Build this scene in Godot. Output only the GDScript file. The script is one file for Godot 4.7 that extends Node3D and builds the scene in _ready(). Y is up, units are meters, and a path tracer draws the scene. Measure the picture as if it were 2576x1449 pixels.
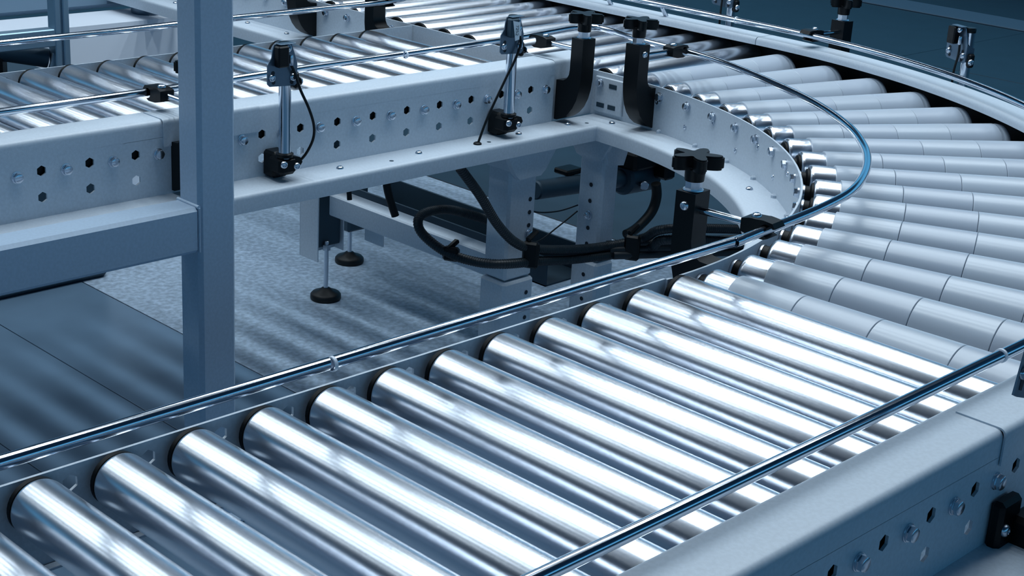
extends Node3D
# Roller conveyors with a 90-degree curve in a blue factory hall. Metres; the working axes put the roller-bolt row near y = 0, H lifts everything so that the floor is y = 0.
const H := 0.55
const PITCH := 0.075
const AX := -0.0034          # height of the roller axes
const XC := 0.80             # centre of the curve
const ZC := -0.80
const RI := 0.80
const RO := 1.30
const ZB := -0.846           # near web of the branch conveyor
const ZF := -1.365           # its far plate
const XB := 0.446
const FLOOR := -0.55

var st: SurfaceTool
var org := Vector3.ZERO
var M := {}
var used := {}
var rng := RandomNumberGenerator.new()
var bolt_mesh: ArrayMesh
var dome_mesh: ArrayMesh

# ------------------------------------------------------------------ naming
func numbered(n: String) -> String:
	if not used.has(n):
		used[n] = 0
		return n
	used[n] += 1
	return "%s_%03d" % [n, used[n]]

func tag(o: Node, label: String, category: String, group := "") -> void:
	o.set_meta("label", label)
	o.set_meta("category", category)
	if group != "":
		o.set_meta("group", group)

func thing(n: String, label: String, category: String, at: Vector3, group := "") -> Node3D:
	var o := Node3D.new()
	o.name = numbered(n)
	add_child(o, true)
	o.position = at + Vector3(0, H, 0)
	org = at
	tag(o, label, category, group)
	return o

func nb() -> void:
	st = SurfaceTool.new()
	st.begin(Mesh.PRIMITIVE_TRIANGLES)

func part(n: String, m: Material, parent: Node) -> MeshInstance3D:
	var o := MeshInstance3D.new()
	o.name = n
	o.mesh = st.commit()
	o.material_override = m
	parent.add_child(o, true)
	return o

func struct(n: String, m: Material) -> MeshInstance3D:
	var o := part(n, m, self)
	o.position = Vector3(0, H, 0)
	o.set_meta("kind", "structure")
	return o

func copy(o: Node3D, at: Vector3, label: String, turn := 0.0) -> Node3D:
	var c: Node3D = o.duplicate()
	c.name = numbered(String(o.name))
	add_child(c, true)
	c.position = at + Vector3(0, H, 0)
	c.rotation.y = turn
	c.set_meta("label", label)
	return c

# ------------------------------------------------------------------ shapes (absolute coordinates, less org)
func tri(a: Vector3, b: Vector3, c: Vector3, na: Vector3, n2: Vector3, nc: Vector3) -> void:
	var f := (b - a).cross(c - a)
	if f.length_squared() < 1e-18:
		return
	if f.dot(na + n2 + nc) > 0.0:
		st.set_normal(na); st.add_vertex(a - org)
		st.set_normal(nc); st.add_vertex(c - org)
		st.set_normal(n2); st.add_vertex(b - org)
	else:
		st.set_normal(na); st.add_vertex(a - org)
		st.set_normal(n2); st.add_vertex(b - org)
		st.set_normal(nc); st.add_vertex(c - org)

func quad(a: Vector3, b: Vector3, c: Vector3, d: Vector3, n: Vector3) -> void:
	tri(a, b, c, n, n, n)
	tri(a, c, d, n, n, n)

func quadn(a, b, c, d, na, n2, nc, nd) -> void:
	tri(a, b, c, na, n2, nc)
	tri(a, c, d, na, nc, nd)

func axis_frame(o: Vector3, y: Vector3) -> Transform3D:   # local y along the axis
	var yy := y.normalized()
	var s := Vector3.UP if absf(yy.y) < 0.9 else Vector3.RIGHT
	var x := s.cross(yy).normalized()
	return Transform3D(Basis(x, yy, x.cross(yy)), o)

func lathe(t: Transform3D, prof: Array, seg := 32) -> void:   # prof: Vector2(radius, height)
	var sn := []
	for i in prof.size() - 1:
		var d: Vector2 = prof[i + 1] - prof[i]
		sn.append(Vector2(d.y, -d.x).normalized())
	for i in prof.size() - 1:
		var n0: Vector2 = sn[i]
		var n1: Vector2 = sn[i]
		if i > 0 and sn[i].dot(sn[i - 1]) > 0.75:
			n0 = (sn[i] + sn[i - 1]).normalized()
		if i < sn.size() - 1 and sn[i].dot(sn[i + 1]) > 0.75:
			n1 = (sn[i] + sn[i + 1]).normalized()
		var p: Vector2 = prof[i]
		var q: Vector2 = prof[i + 1]
		for k in seg:
			var a0 := TAU * k / seg
			var a1 := TAU * (k + 1) / seg
			var e0 := Vector3(cos(a0), 0, sin(a0))
			var e1 := Vector3(cos(a1), 0, sin(a1))
			var u := Vector3.UP
			quadn(t * (e0 * p.x + u * p.y), t * (e1 * p.x + u * p.y), t * (e1 * q.x + u * q.y), t * (e0 * q.x + u * q.y),
				(t.basis * (e0 * n0.x + u * n0.y)).normalized(), (t.basis * (e1 * n0.x + u * n0.y)).normalized(), (t.basis * (e1 * n1.x + u * n1.y)).normalized(), (t.basis * (e0 * n1.x + u * n1.y)).normalized())

func rod(a: Vector3, b: Vector3, r: float, seg := 20, ch := 0.0008) -> void:
	var l := a.distance_to(b)
	lathe(axis_frame(a, b - a), [Vector2(0, 0), Vector2(r - ch, 0), Vector2(r, ch), Vector2(r, l - ch), Vector2(r - ch, l), Vector2(0, l)], seg)

func tube(pts: Array, r: float, seg := 14) -> void:
	var n := pts.size()
	var tan := []
	for i in n:
		var a: Vector3 = pts[maxi(i - 1, 0)]
		var b: Vector3 = pts[mini(i + 1, n - 1)]
		tan.append((b - a).normalized())
	var u: Vector3 = axis_frame(Vector3.ZERO, tan[0]).basis.x
	var rings := []
	for i in n:
		var t: Vector3 = tan[i]
		u = (u - t * u.dot(t)).normalized()
		var w := t.cross(u)
		var ring := []
		for k in seg:
			var a := TAU * k / seg
			ring.append(u * cos(a) + w * sin(a))
		rings.append(ring)
	for i in n - 1:
		for k in seg:
			var k2 := (k + 1) % seg
			var a: Vector3 = rings[i][k]
			var b: Vector3 = rings[i][k2]
			var c: Vector3 = rings[i + 1][k2]
			var d: Vector3 = rings[i + 1][k]
			quadn(pts[i] + a * r, pts[i] + b * r, pts[i + 1] + c * r, pts[i + 1] + d * r, a, b, c, d)
	for e in [0, n - 1]:
		var nn: Vector3 = -tan[0] if e == 0 else tan[n - 1]
		for k in seg:
			tri(pts[e], pts[e] + rings[e][k] * r, pts[e] + rings[e][(k + 1) % seg] * r, nn, nn, nn)

func smooth(pts: Array, per := 6) -> Array:   # Catmull-Rom through the points
	var out := []
	for i in pts.size() - 1:
		var p0: Vector3 = pts[maxi(i - 1, 0)]
		var p1: Vector3 = pts[i]
		var p2: Vector3 = pts[i + 1]
		var p3: Vector3 = pts[mini(i + 2, pts.size() - 1)]
		for k in per:
			out.append(p1.cubic_interpolate(p2, p0, p3, float(k) / per))
	out.append(pts[-1])
	return out

func box(lo: Vector3, hi: Vector3, b := 0.001) -> void:
	cbox(Transform3D(Basis.IDENTITY, (lo + hi) / 2), hi - lo, b)

func cbox(t: Transform3D, size: Vector3, b := 0.001) -> void:   # a chamfered box
	var h := size / 2
	b = minf(b, minf(h.x, minf(h.y, h.z)) * 0.9)
	for ax in 3:
		var u := (ax + 1) % 3
		var w := (ax + 2) % 3
		for s in [-1.0, 1.0]:
			var n := Vector3.ZERO
			n[ax] = s
			var c := []
			for q in [[-1, -1], [1, -1], [1, 1], [-1, 1]]:
				var p := Vector3.ZERO
				p[ax] = s * h[ax]
				p[u] = q[0] * (h[u] - b)
				p[w] = q[1] * (h[w] - b)
				c.append(t * p)
			quad(c[0], c[1], c[2], c[3], (t.basis * n).normalized())
		for s in [-1.0, 1.0]:
			for r in [-1.0, 1.0]:   # the edge along ax
				var c := []
				for q in [[-1, 0], [1, 0], [1, 1], [-1, 1]]:
					var p := Vector3.ZERO
					p[ax] = q[0] * (h[ax] - b)
					p[u] = s * (h[u] - (b if q[1] == 0 else 0.0))
					p[w] = r * (h[w] - (0.0 if q[1] == 0 else b))
					c.append(t * p)
				var n := Vector3.ZERO
				n[u] = s
				n[w] = r
				quad(c[0], c[1], c[2], c[3], (t.basis * n).normalized())
	for s in [-1.0, 1.0]:
		for r in [-1.0, 1.0]:
			for q in [-1.0, 1.0]:
				var g := Vector3(s, r, q)
				var n := (t.basis * g).normalized()
				tri(t * (g * (h - Vector3(0, b, b))), t * (g * (h - Vector3(b, 0, b))), t * (g * (h - Vector3(b, b, 0))), n, n, n)

func prism(t: Transform3D, poly: Array, depth: float) -> void:   # outline in t.x / t.y, depth along t.z
	var pp := PackedVector2Array(poly)
	if Geometry2D.is_polygon_clockwise(pp):
		pp.reverse()
	var ix := Geometry2D.triangulate_polygon(pp)
	var z := t.basis.z
	for k in range(0, ix.size(), 3):
		for s in [0.0, depth]:
			var n := z.normalized() * (-1.0 if s == 0.0 else 1.0)
			var v := []
			for j in 3:
				v.append(t * Vector3(pp[ix[k + j]].x, pp[ix[k + j]].y, s))
			tri(v[0], v[1], v[2], n, n, n)
	var n := pp.size()
	var en := []
	for i in n:
		var d := pp[(i + 1) % n] - pp[i]
		en.append(Vector2(d.y, -d.x).normalized())
	for i in n:
		var a := pp[i]
		var b := pp[(i + 1) % n]
		var e: Vector2 = en[i]
		var ep: Vector2 = en[(i + n - 1) % n]
		var ex: Vector2 = en[(i + 1) % n]
		var n0 := (e + ep).normalized() if e.dot(ep) > 0.8 else e
		var n1 := (e + ex).normalized() if e.dot(ex) > 0.8 else e
		var w0 := (t.basis * Vector3(n0.x, n0.y, 0)).normalized()
		var w1 := (t.basis * Vector3(n1.x, n1.y, 0)).normalized()
		quadn(t * Vector3(a.x, a.y, 0), t * Vector3(b.x, b.y, 0), t * Vector3(b.x, b.y, depth), t * Vector3(a.x, a.y, depth), w0, w1, w1, w0)

func bend(pts: Array, r: float, k := 5) -> Array:   # rounds the corners of an open polyline (Vector2)
	var out := [pts[0]]
	for i in range(1, pts.size() - 1):
		var a: Vector2 = (pts[i - 1] - pts[i]).normalized()
		var b: Vector2 = (pts[i + 1] - pts[i]).normalized()
		var p: Vector2 = pts[i]
		for j in k + 1:
			var f := float(j) / k
			out.append((p + a * r).lerp(p, f).lerp(p.lerp(p + b * r, f), f))
	out.append(pts[-1])
	return out

func sheet(c: Array, t: float) -> Array:   # a centre line thickened to a closed outline
	var l := []
	var r := []
	for i in c.size():
		var d: Vector2 = (c[mini(i + 1, c.size() - 1)] - c[maxi(i - 1, 0)]).normalized()
		var n := Vector2(-d.y, d.x)
		l.append(c[i] + n * t / 2)
		r.append(c[i] - n * t / 2)
	r.reverse()
	return l + r

func sweep(frames: Array, prof: Array) -> void:   # frames: [origin, direction of the outline's x]; the outline's y is up
	var pp := PackedVector2Array(prof)
	if Geometry2D.is_polygon_clockwise(pp):
		pp.reverse()
	var n := pp.size()
	var en := []
	for i in n:
		var d := pp[(i + 1) % n] - pp[i]
		en.append(Vector2(d.y, -d.x).normalized())
	for f in frames.size() - 1:
		var o0: Vector3 = frames[f][0]
		var o1: Vector3 = frames[f + 1][0]
		var x0: Vector3 = frames[f][1]
		var x1: Vector3 = frames[f + 1][1]
		var m0 := x0
		var m1 := x1
		if x0.length() > 1.2 or x1.length() > 1.2:   # a mitred straight piece
			var d := (o1 - o0)
			d.y = 0
			var m := (x0 if x0.length() < 1.2 else x1)
			m0 = m
			m1 = m
		for i in n:
			var a := pp[i]
			var b := pp[(i + 1) % n]
			var e: Vector2 = en[i]
			var ep: Vector2 = en[(i + n - 1) % n]
			var ex: Vector2 = en[(i + 1) % n]
			var n0 := (e + ep).normalized() if e.dot(ep) > 0.7 else e
			var n1 := (e + ex).normalized() if e.dot(ex) > 0.7 else e
			quadn(o0 + x0 * a.x + Vector3.UP * a.y, o0 + x0 * b.x + Vector3.UP * b.y, o1 + x1 * b.x + Vector3.UP * b.y, o1 + x1 * a.x + Vector3.UP * a.y,
				m0 * n0.x + Vector3.UP * n0.y, m0 * n1.x + Vector3.UP * n1.y, m1 * n1.x + Vector3.UP * n1.y, m1 * n0.x + Vector3.UP * n0.y)
	var ix := Geometry2D.triangulate_polygon(pp)
	for e in [0, frames.size() - 1]:
		var o: Vector3 = frames[e][0]
		var x: Vector3 = frames[e][1]
		var nn: Vector3 = (frames[0][0] - frames[1][0]) if e == 0 else (frames[-1][0] - frames[-2][0])
		nn = nn.normalized()
		for k in range(0, ix.size(), 3):
			var v := []
			for j in 3:
				v.append(o + x * pp[ix[k + j]].x + Vector3.UP * pp[ix[k + j]].y)
			tri(v[0], v[1], v[2], nn, nn, nn)

func arc(r: float, a0: float, a1: float, k: int, inward := true) -> Array:   # frames on the curve; angle 0 = +x, 90 = +z
	var out := []
	for i in k + 1:
		var a := deg_to_rad(lerpf(a0, a1, float(i) / k))
		var d := Vector3(cos(a), 0, sin(a))
		out.append([Vector3(XC, 0, ZC) + d * r, -d if inward else d])
	return out

func polar(r: float, deg: float, y: float) -> Vector3:
	var a := deg_to_rad(deg)
	return Vector3(XC + r * cos(a), y, ZC + r * sin(a))

# a plate along u with hexagonal holes: holes at (u, y); cells split the strip so that every hole is cut right through
func hex_plate(o: Vector3, u: Vector3, n: Vector3, u0: float, u1: float, rows: Array, holes: Array, t: float, hr: float) -> void:
	var cols := [u0]
	for h in holes:
		cols.append(h - PITCH * 0.3)
		cols.append(h + PITCH * 0.3)
	cols.append(u1)
	for j in rows.size() - 1:
		var y0: float = rows[j][0]
		var y1: float = rows[j + 1][0]
		var hy = rows[j][1]
		for i in cols.size() - 1:
			var a: float = maxf(cols[i], u0)
			var b: float = minf(cols[i + 1], u1)
			if b <= a:
				continue
			var cut: bool = hy != null and i % 2 == 1
			for s in [0.0, -t]:
				var nn: Vector3 = n if s == 0.0 else -n
				var q := func(x, y): return o + u * x + Vector3.UP * y + n * s
				if not cut:
					quad(q.call(a, y0), q.call(b, y0), q.call(b, y1), q.call(a, y1), nn)
				else:
					var c := Vector2((cols[i] + cols[i + 1]) / 2, hy)
					var hx := []
					for k in 6:
						hx.append(c + Vector2.from_angle(PI / 6 + PI / 3 * k) * hr)
					# hx: 0 right-up, 1 top, 2 left-up, 3 left-down, 4 bottom, 5 right-down
					var tr := Vector2(b, y1)
					var tl := Vector2(a, y1)
					var bl := Vector2(a, y0)
					var br := Vector2(b, y0)
					for f in [[tr, hx[1], hx[0]], [tr, tl, hx[1]], [tl, hx[2], hx[1]], [tl, bl, hx[2]], [bl, hx[3], hx[2]], [bl, hx[4], hx[3]], [bl, br, hx[4]], [br, hx[5], hx[4]], [br, tr, hx[5]], [tr, hx[0], hx[5]]]:
						tri(q.call(f[0].x, f[0].y), q.call(f[1].x, f[1].y), q.call(f[2].x, f[2].y), nn, nn, nn)
					if s == 0.0:
						for k in 6:
							var p0: Vector2 = hx[k]
							var p1: Vector2 = hx[(k + 1) % 6]
							var m := c - (p0 + p1) / 2
							var w := (u * m.x + Vector3.UP * m.y).normalized()
							quad(q.call(p0.x, p0.y), q.call(p1.x, p1.y), q.call(p1.x, p1.y) - n * t, q.call(p0.x, p0.y) - n * t, w)
	for e in [u0, u1]:
		var w: Vector3 = u * (-1.0 if e == u0 else 1.0)
		var p: Vector3 = o + u * e
		quad(p + Vector3.UP * rows[0][0], p + Vector3.UP * rows[-1][0], p + Vector3.UP * rows[-1][0] - n * t, p + Vector3.UP * rows[0][0] - n * t, w)
	for e in [0, -1]:
		var w := Vector3.DOWN if e == 0 else Vector3.UP
		var y: Vector3 = Vector3.UP * rows[e][0]
		quad(o + u * u0 + y, o + u * u1 + y, o + u * u1 + y - n * t, o + u * u0 + y - n * t, w)

func bolt(parent: Node, at: Vector3, n: Vector3, m := "zinc", mesh: ArrayMesh = null, called := "bolt") -> void:
	var o := MeshInstance3D.new()
	o.name = called
	o.mesh = bolt_mesh if mesh == null else mesh
	o.material_override = M[m]
	parent.add_child(o, true)
	o.transform = axis_frame(at - org, n) * Transform3D(Basis(Vector3.UP, rng.randf() * TAU), Vector3.ZERO)

# ------------------------------------------------------------------ materials
func mat(n: String, c: Color, rough: float, metal := 0.0, spec := 0.5) -> StandardMaterial3D:
	var m := StandardMaterial3D.new()
	m.resource_name = n
	m.albedo_color = c
	m.roughness = rough
	m.metallic = metal
	m.metallic_specular = spec
	M[n] = m
	return m

func noise_tex(freq: float, c0: Color, c1: Color, oct := 4, size := 512, as_normal := false, bump := 4.0) -> NoiseTexture2D:
	var f := FastNoiseLite.new()
	f.seed = 7 + int(freq * 1000)
	f.frequency = freq
	f.fractal_octaves = oct
	var t := NoiseTexture2D.new()
	t.noise = f
	t.width = size
	t.height = size
	t.seamless = true
	if as_normal:
		t.as_normal_map = true
		t.bump_strength = bump
	else:
		var g := Gradient.new()
		g.set_color(0, c0)
		g.set_color(1, c1)
		t.color_ramp = g
	return t

func world_tex(m: StandardMaterial3D, t: Texture2D, scale: float) -> void:
	m.albedo_texture = t
	m.uv1_triplanar = true
	m.uv1_world_triplanar = true
	m.uv1_scale = Vector3.ONE * scale

func materials() -> void:
	var g := func(v): return Color(v, v, v)
	world_tex(mat("paint", Color(0.765, 0.81, 0.855), 0.42), noise_tex(0.05, g.call(0.94), g.call(1.0)), 6.0)
	M.paint.normal_enabled = true
	M.paint.normal_texture = noise_tex(0.12, Color.BLACK, Color.WHITE, 3, 512, true, 1.2)
	M.paint.normal_scale = 0.15
	mat("steel", Color(0.86, 0.885, 0.92), 0.27, 1.0)
	mat("chrome", Color(0.82, 0.85, 0.89), 0.12, 1.0)
	mat("zinc", Color(0.80, 0.83, 0.87), 0.26, 1.0)
	mat("sleeve", Color(0.69, 0.735, 0.785), 0.3, 0.0, 0.6)
	mat("sleeve_warm", Color(0.665, 0.71, 0.765), 0.34, 0.0, 0.6)
	mat("cover_paint", Color(0.42, 0.52, 0.6), 0.5)
	mat("sheen_paint", Color(0.30, 0.40, 0.48), 0.55)  # lighter tone painting a reflection on the shaded floor
	world_tex(mat("frame_paint", Color(0.66, 0.74, 0.82), 0.38), noise_tex(0.05, g.call(0.94), g.call(1.0)), 6.0)
	mat("black", Color(0.015, 0.03, 0.045), 0.38, 0.0, 0.35)
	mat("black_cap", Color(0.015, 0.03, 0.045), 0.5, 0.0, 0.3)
	mat("rubber", Color(0.02, 0.04, 0.055), 0.5, 0.0, 0.4)
	mat("hose", Color(0.07, 0.12, 0.15), 0.45)
	mat("dark_metal", Color(0.16, 0.25, 0.31), 0.5, 0.3)
	mat("aluminium", Color(0.55, 0.65, 0.72), 0.35, 0.7)
	mat("plate_steel", Color(0.36, 0.44, 0.51), 0.35, 0.6)
	mat("white_paint", Color(0.86, 0.89, 0.93), 0.5)
	mat("label", Color(0.86, 0.9, 0.93), 0.5)
	mat("ink", Color(0.05, 0.1, 0.15), 0.6)
	mat("tie", Color(0.85, 0.88, 0.92), 0.4)
	world_tex(mat("floor_gloss", Color(0.38, 0.48, 0.57), 0.3), noise_tex(0.01, g.call(0.88), g.call(1.0)), 0.8)
	world_tex(mat("floor_speckle", Color(0.66, 0.74, 0.82), 0.5), noise_tex(0.04, g.call(0.72), g.call(1.0), 5), 2.8)
	world_tex(mat("floor_shaded", Color(0.10, 0.16, 0.21), 0.4), noise_tex(0.02, g.call(0.8), g.call(1.0)), 0.7)  # floor in weaker light, its shade put into this dark colour
	world_tex(mat("wall_blue", Color(0.20, 0.38, 0.50), 0.7), noise_tex(0.02, g.call(0.9), g.call(1.0)), 0.4)
	mat("lamp_body", Color(0.75, 0.8, 0.85), 0.5)
	var l := mat("lamp_glow", Color(0.9, 0.95, 1.0), 0.5)
	l.emission_enabled = true
	l.emission = Color(0.91, 0.965, 1.0)
	l.emission_energy_multiplier = GLOW

const GLOW := 1.5
const LAMP := 3.6            # energy of each ceiling lamp
const EXPOSURE := 1.14

func lamp(x: float, z: float, w: float, l: float, y: float, e: float, label: String) -> void:
	var t := thing("ceiling_lamp", label, "lamp", Vector3(x, y, z), "strip lamps on the hall ceiling")
	nb()
	box(Vector3(x - w / 2 - 0.02, y + 0.012, z - l / 2 - 0.02), Vector3(x + w / 2 + 0.02, y + 0.09, z + l / 2 + 0.02), 0.01)
	part("housing", M.lamp_body, t)
	nb()
	box(Vector3(x - w / 2, y, z - l / 2), Vector3(x + w / 2, y + 0.012, z + l / 2), 0.004)
	part("diffuser", M.lamp_glow, t)
	var a := AreaLight3D.new()
	a.name = "light"
	t.add_child(a, true)
	a.area_size = Vector2(w, l)
	a.position = Vector3(0, -0.01, 0)
	a.rotation_degrees = Vector3(-90, 0, 0)
	a.light_energy = e
	a.light_color = Color(0.91, 0.965, 1.0)
	a.shadow_enabled = true
	a.set("area_range", 30.0)

func _ready() -> void:
	rng.seed = 11
	# camera
	var cam := Camera3D.new()
	cam.name = "camera"
	add_child(cam, true)
	cam.transform = Transform3D(Basis(Vector3(0.70387, 0.05593, 0.70813), Vector3(0.20314, 0.93971, -0.27614), Vector3(-0.68069, 0.33822, 0.64988)), Vector3(-0.5767, 0.6036 + H, 1.0435))
	cam.fov = rad_to_deg(2.0 * atan(724.5 / 3863.8))
	cam.near = 0.05
	cam.far = 60.0
	cam.current = true
	# surroundings
	var we := WorldEnvironment.new()
	we.name = "world"
	var e := Environment.new()
	e.background_mode = Environment.BG_COLOR
	e.background_color = Color(0.20, 0.385, 0.50)
	e.background_energy_multiplier = 2.9
	e.tonemap_mode = Environment.TONE_MAPPER_LINEAR
	e.tonemap_exposure = EXPOSURE
	e.sdfgi_enabled = true
	e.ssao_enabled = true
	e.ssil_enabled = true
	we.environment = e
	add_child(we, true)
	materials()
	lights()
	hall()
	shared()
	frame_near()
	frame_curve()
	frame_branch()
	frame_far()
	rollers()
	rails()
	brackets()
	sensors()
	legs()
	welded_frame()
	under_curve()
	background()

func lights() -> void:
	# strip lamps along z under the ceiling: x, centre z, length, share of the energy
	var plan := [
		[-2.5, -5.2, 2.6, 0.28], [-2.5, -2.7, 1.8, 0.1], [-1.4, -4.8, 2.4, 0.45], [-1.4, -2.5, 1.8, 0.25], [-0.5, -4.4, 2.4, 0.55], [-0.5, -2.2, 1.6, 0.35],
		[0.4, -1.0, 2.4, 0.95], [1.3, -1.0, 2.5, 0.95], [2.2, -1.0, 2.6, 0.9], [3.1, -0.8, 2.8, 0.8], [3.9, -0.6, 2.2, 0.35], [4.8, -3.2, 3.4, 0.14], [6.0, -4.4, 3.6, 0.14], [0.4, -4.2, 2.4, 0.5], [1.3, -4.0, 2.4, 0.3]]
	for i in plan.size():
		var p: Array = plan[i]
		lamp(p[0], p[1], 0.15, p[2], 2.9, LAMP * p[2] / 3.0 * p[3], "strip lamp on the hall ceiling, %s from the left wall" % ORD[i])

func hall() -> void:
	org = Vector3.ZERO
	var x0 := -10.0
	var x1 := 9.0
	var z0 := -12.0
	var z1 := 6.0
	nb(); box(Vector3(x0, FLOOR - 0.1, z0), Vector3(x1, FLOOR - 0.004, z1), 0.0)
	var fl := struct("floor", M.floor_shaded)
	# floor panels: smooth boards up to x = 1.02, a paler speckled covering behind, outside the curve panels with the shade put into their colour
	var edges := [-1.53, -1.275, -1.02, -0.765, -0.51, -0.255, 0.0, 0.255, 0.51, 0.766, 1.02]
	for i in edges.size() - 1:
		for k in 3:
			nb(); box(Vector3(edges[i] + 0.001, FLOOR - 0.004, -5.0 + k * 2.6 + 0.001), Vector3(edges[i + 1] - 0.001, FLOOR, -5.0 + (k + 1) * 2.6 - 0.001), 0.0005)
			part("floor_board", M.floor_gloss, fl)
	nb(); box(Vector3(1.022, FLOOR - 0.004, -5.0), Vector3(2.2, FLOOR, 2.8), 0.0005)
	part("speckled_covering", M.floor_speckle, fl)
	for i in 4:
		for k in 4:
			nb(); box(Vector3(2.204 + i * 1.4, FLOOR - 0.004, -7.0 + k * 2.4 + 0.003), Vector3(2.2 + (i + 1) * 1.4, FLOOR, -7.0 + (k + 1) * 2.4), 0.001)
			part("shaded_panel", M.floor_shaded, fl)
	nb(); box(Vector3(x0, 3.0, z0), Vector3(x1, 3.2, z1), 0.0)
	struct("ceiling", M.wall_blue)
	# unseen walls; bays left open between sill and header to add blue fill light
	for w in [["wall_left", Vector3(x0 - 0.2, 0, z0), Vector3(x0, 0, z1)], ["wall_right", Vector3(x1, 0, z0), Vector3(x1 + 0.2, 0, z1)], ["wall_back", Vector3(x0, 0, z0 - 0.2), Vector3(x1, 0, z0)], ["wall_front", Vector3(x0, 0, z1), Vector3(x1, 0, z1 + 0.2)]]:
		nb()
		box(w[1] + Vector3(0, FLOOR - 0.1, 0), w[2] + Vector3(0, FLOOR + 1.1, 0), 0.0)
		box(w[1] + Vector3(0, 2.6, 0), w[2] + Vector3(0, 3.2, 0), 0.0)
		struct(w[0], M.wall_blue)

func hexagon(r: float, a0 := 0.0) -> Array:
	var out := []
	for k in 6:
		out.append(Vector2.from_angle(a0 + PI / 3 * k) * r)
	return out

func shared() -> void:
	org = Vector3.ZERO
	nb()   # a hexagon bolt with washers, along y from the plate
	lathe(Transform3D.IDENTITY, [Vector2(0.0085, 0), Vector2(0.0085, 0.0014), Vector2(0.0078, 0.0016), Vector2(0.0078, 0.003), Vector2(0.0055, 0.0033)], 24)
	var t := Transform3D(Basis(Vector3.RIGHT, Vector3.BACK, Vector3.UP), Vector3(0, 0.003, 0))
	t = Transform3D(Basis(Vector3(1, 0, 0), Vector3(0, 0, -1), Vector3(0, 1, 0)), Vector3(0, 0.003, 0))
	prism(t, hexagon(0.0072), 0.0046)
	lathe(Transform3D.IDENTITY, [Vector2(0.0066, 0.0076), Vector2(0.0058, 0.0083), Vector2(0.0, 0.0083)], 18)
	bolt_mesh = st.commit()
	nb()   # a round-headed screw
	lathe(Transform3D.IDENTITY, [Vector2(0.0062, 0), Vector2(0.006, 0.0015), Vector2(0.0048, 0.0033), Vector2(0.0032, 0.0042), Vector2(0.0026, 0.0042), Vector2(0.0022, 0.0028), Vector2(0, 0.0028)], 18)
	dome_mesh = st.commit()

# profile of a side channel: x = distance from the web's outer face towards the rollers, y up
func channel_top(y_end: float) -> Array:
	return sheet(bend([Vector2(0.0605, 0.031), Vector2(0.0605, 0.0448), Vector2(0.0015, 0.0448), Vector2(0.0015, y_end)], 0.007), 0.003)

func angle_profile() -> Array:   # x = outwards from the web
	return sheet(bend([Vector2(0.0, -0.0685), Vector2(0.0685, -0.0685), Vector2(0.0685, -0.0955)], 0.006), 0.003)

func frame_near() -> void:
	var t := thing("conveyor_frame", "side frames of the near straight roller conveyor, pale painted sheet with hexagonal holes", "conveyor frame", Vector3(0.3, AX, 0.25), "conveyor side frames")
	var x0 := -0.62
	var hs := []
	for k in range(-7, 11):
		hs.append(k * PITCH)
	# inner plate
	nb()
	hex_plate(Vector3(0, 0, 0), Vector3.RIGHT, Vector3.FORWARD, x0, 0.775, [[-0.068, null], [-0.056, -0.038], [-0.02, 0.0], [0.0135, null], [0.016, null]], hs, -0.003, 0.0078)
	prism(Transform3D(Basis.IDENTITY, Vector3(0.775, 0, 0)), [Vector2(0, -0.068), Vector2(0.018, -0.068), Vector2(0.018, 0.006), Vector2(0.0155, 0.012), Vector2(0.0105, 0.0152), Vector2(0.005, 0.016), Vector2(0, 0.016)], 0.003)
	box(Vector3(x0, -0.0685, 0.003), Vector3(0.79, -0.0655, 0.011), 0.0005)
	part("inner_plate", M.paint, t)
	nb()
	sweep([[Vector3(x0, 0, 0), Vector3.FORWARD], [Vector3(0.79, 0, 0), Vector3.FORWARD]], angle_profile())
	part("support_angle", M.paint, t)
	# outer channel
	nb()
	sweep([[Vector3(x0, 0, 0.5), Vector3.FORWARD], [Vector3(0.80, 0, 0.5), Vector3.FORWARD]], channel_top(0.02))
	hex_plate(Vector3(0, 0, 0.5), Vector3.RIGHT, Vector3.BACK, x0, 0.80, [[-0.068, null], [-0.056, -0.038], [-0.02, 0.0], [0.017, null], [0.0205, null]], hs, 0.003, 0.0078)
	part("outer_channel", M.paint, t)
	nb()
	sweep([[Vector3(x0, 0, 0.5), Vector3.BACK], [Vector3(0.80, 0, 0.5), Vector3.BACK]], angle_profile())
	part("support_angle", M.paint, t)
	nb()   # overlapping splice at the outer corner of the curve
	sweep([[Vector3(0.637, 0, 0.5017), Vector3.FORWARD], [Vector3(0.80, 0, 0.5017), Vector3.FORWARD]], sheet(bend([Vector2(0.05, 0.0468), Vector2(0.0, 0.0468), Vector2(0.0, 0.012)], 0.007), 0.002))
	part("splice_plate", M.paint, t)
	nb(); box(Vector3(x0, -0.021, 0.493), Vector3(0.79, 0.021, 0.4945), 0.0)  # added dark strip so the upper row of holes looks black inside
	part("hole_darkener", M.black_cap, t)
	for k in range(-8, 11):
		bolt(t, Vector3((k + 0.5) * PITCH, AX, 0.5), Vector3.BACK)

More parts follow.
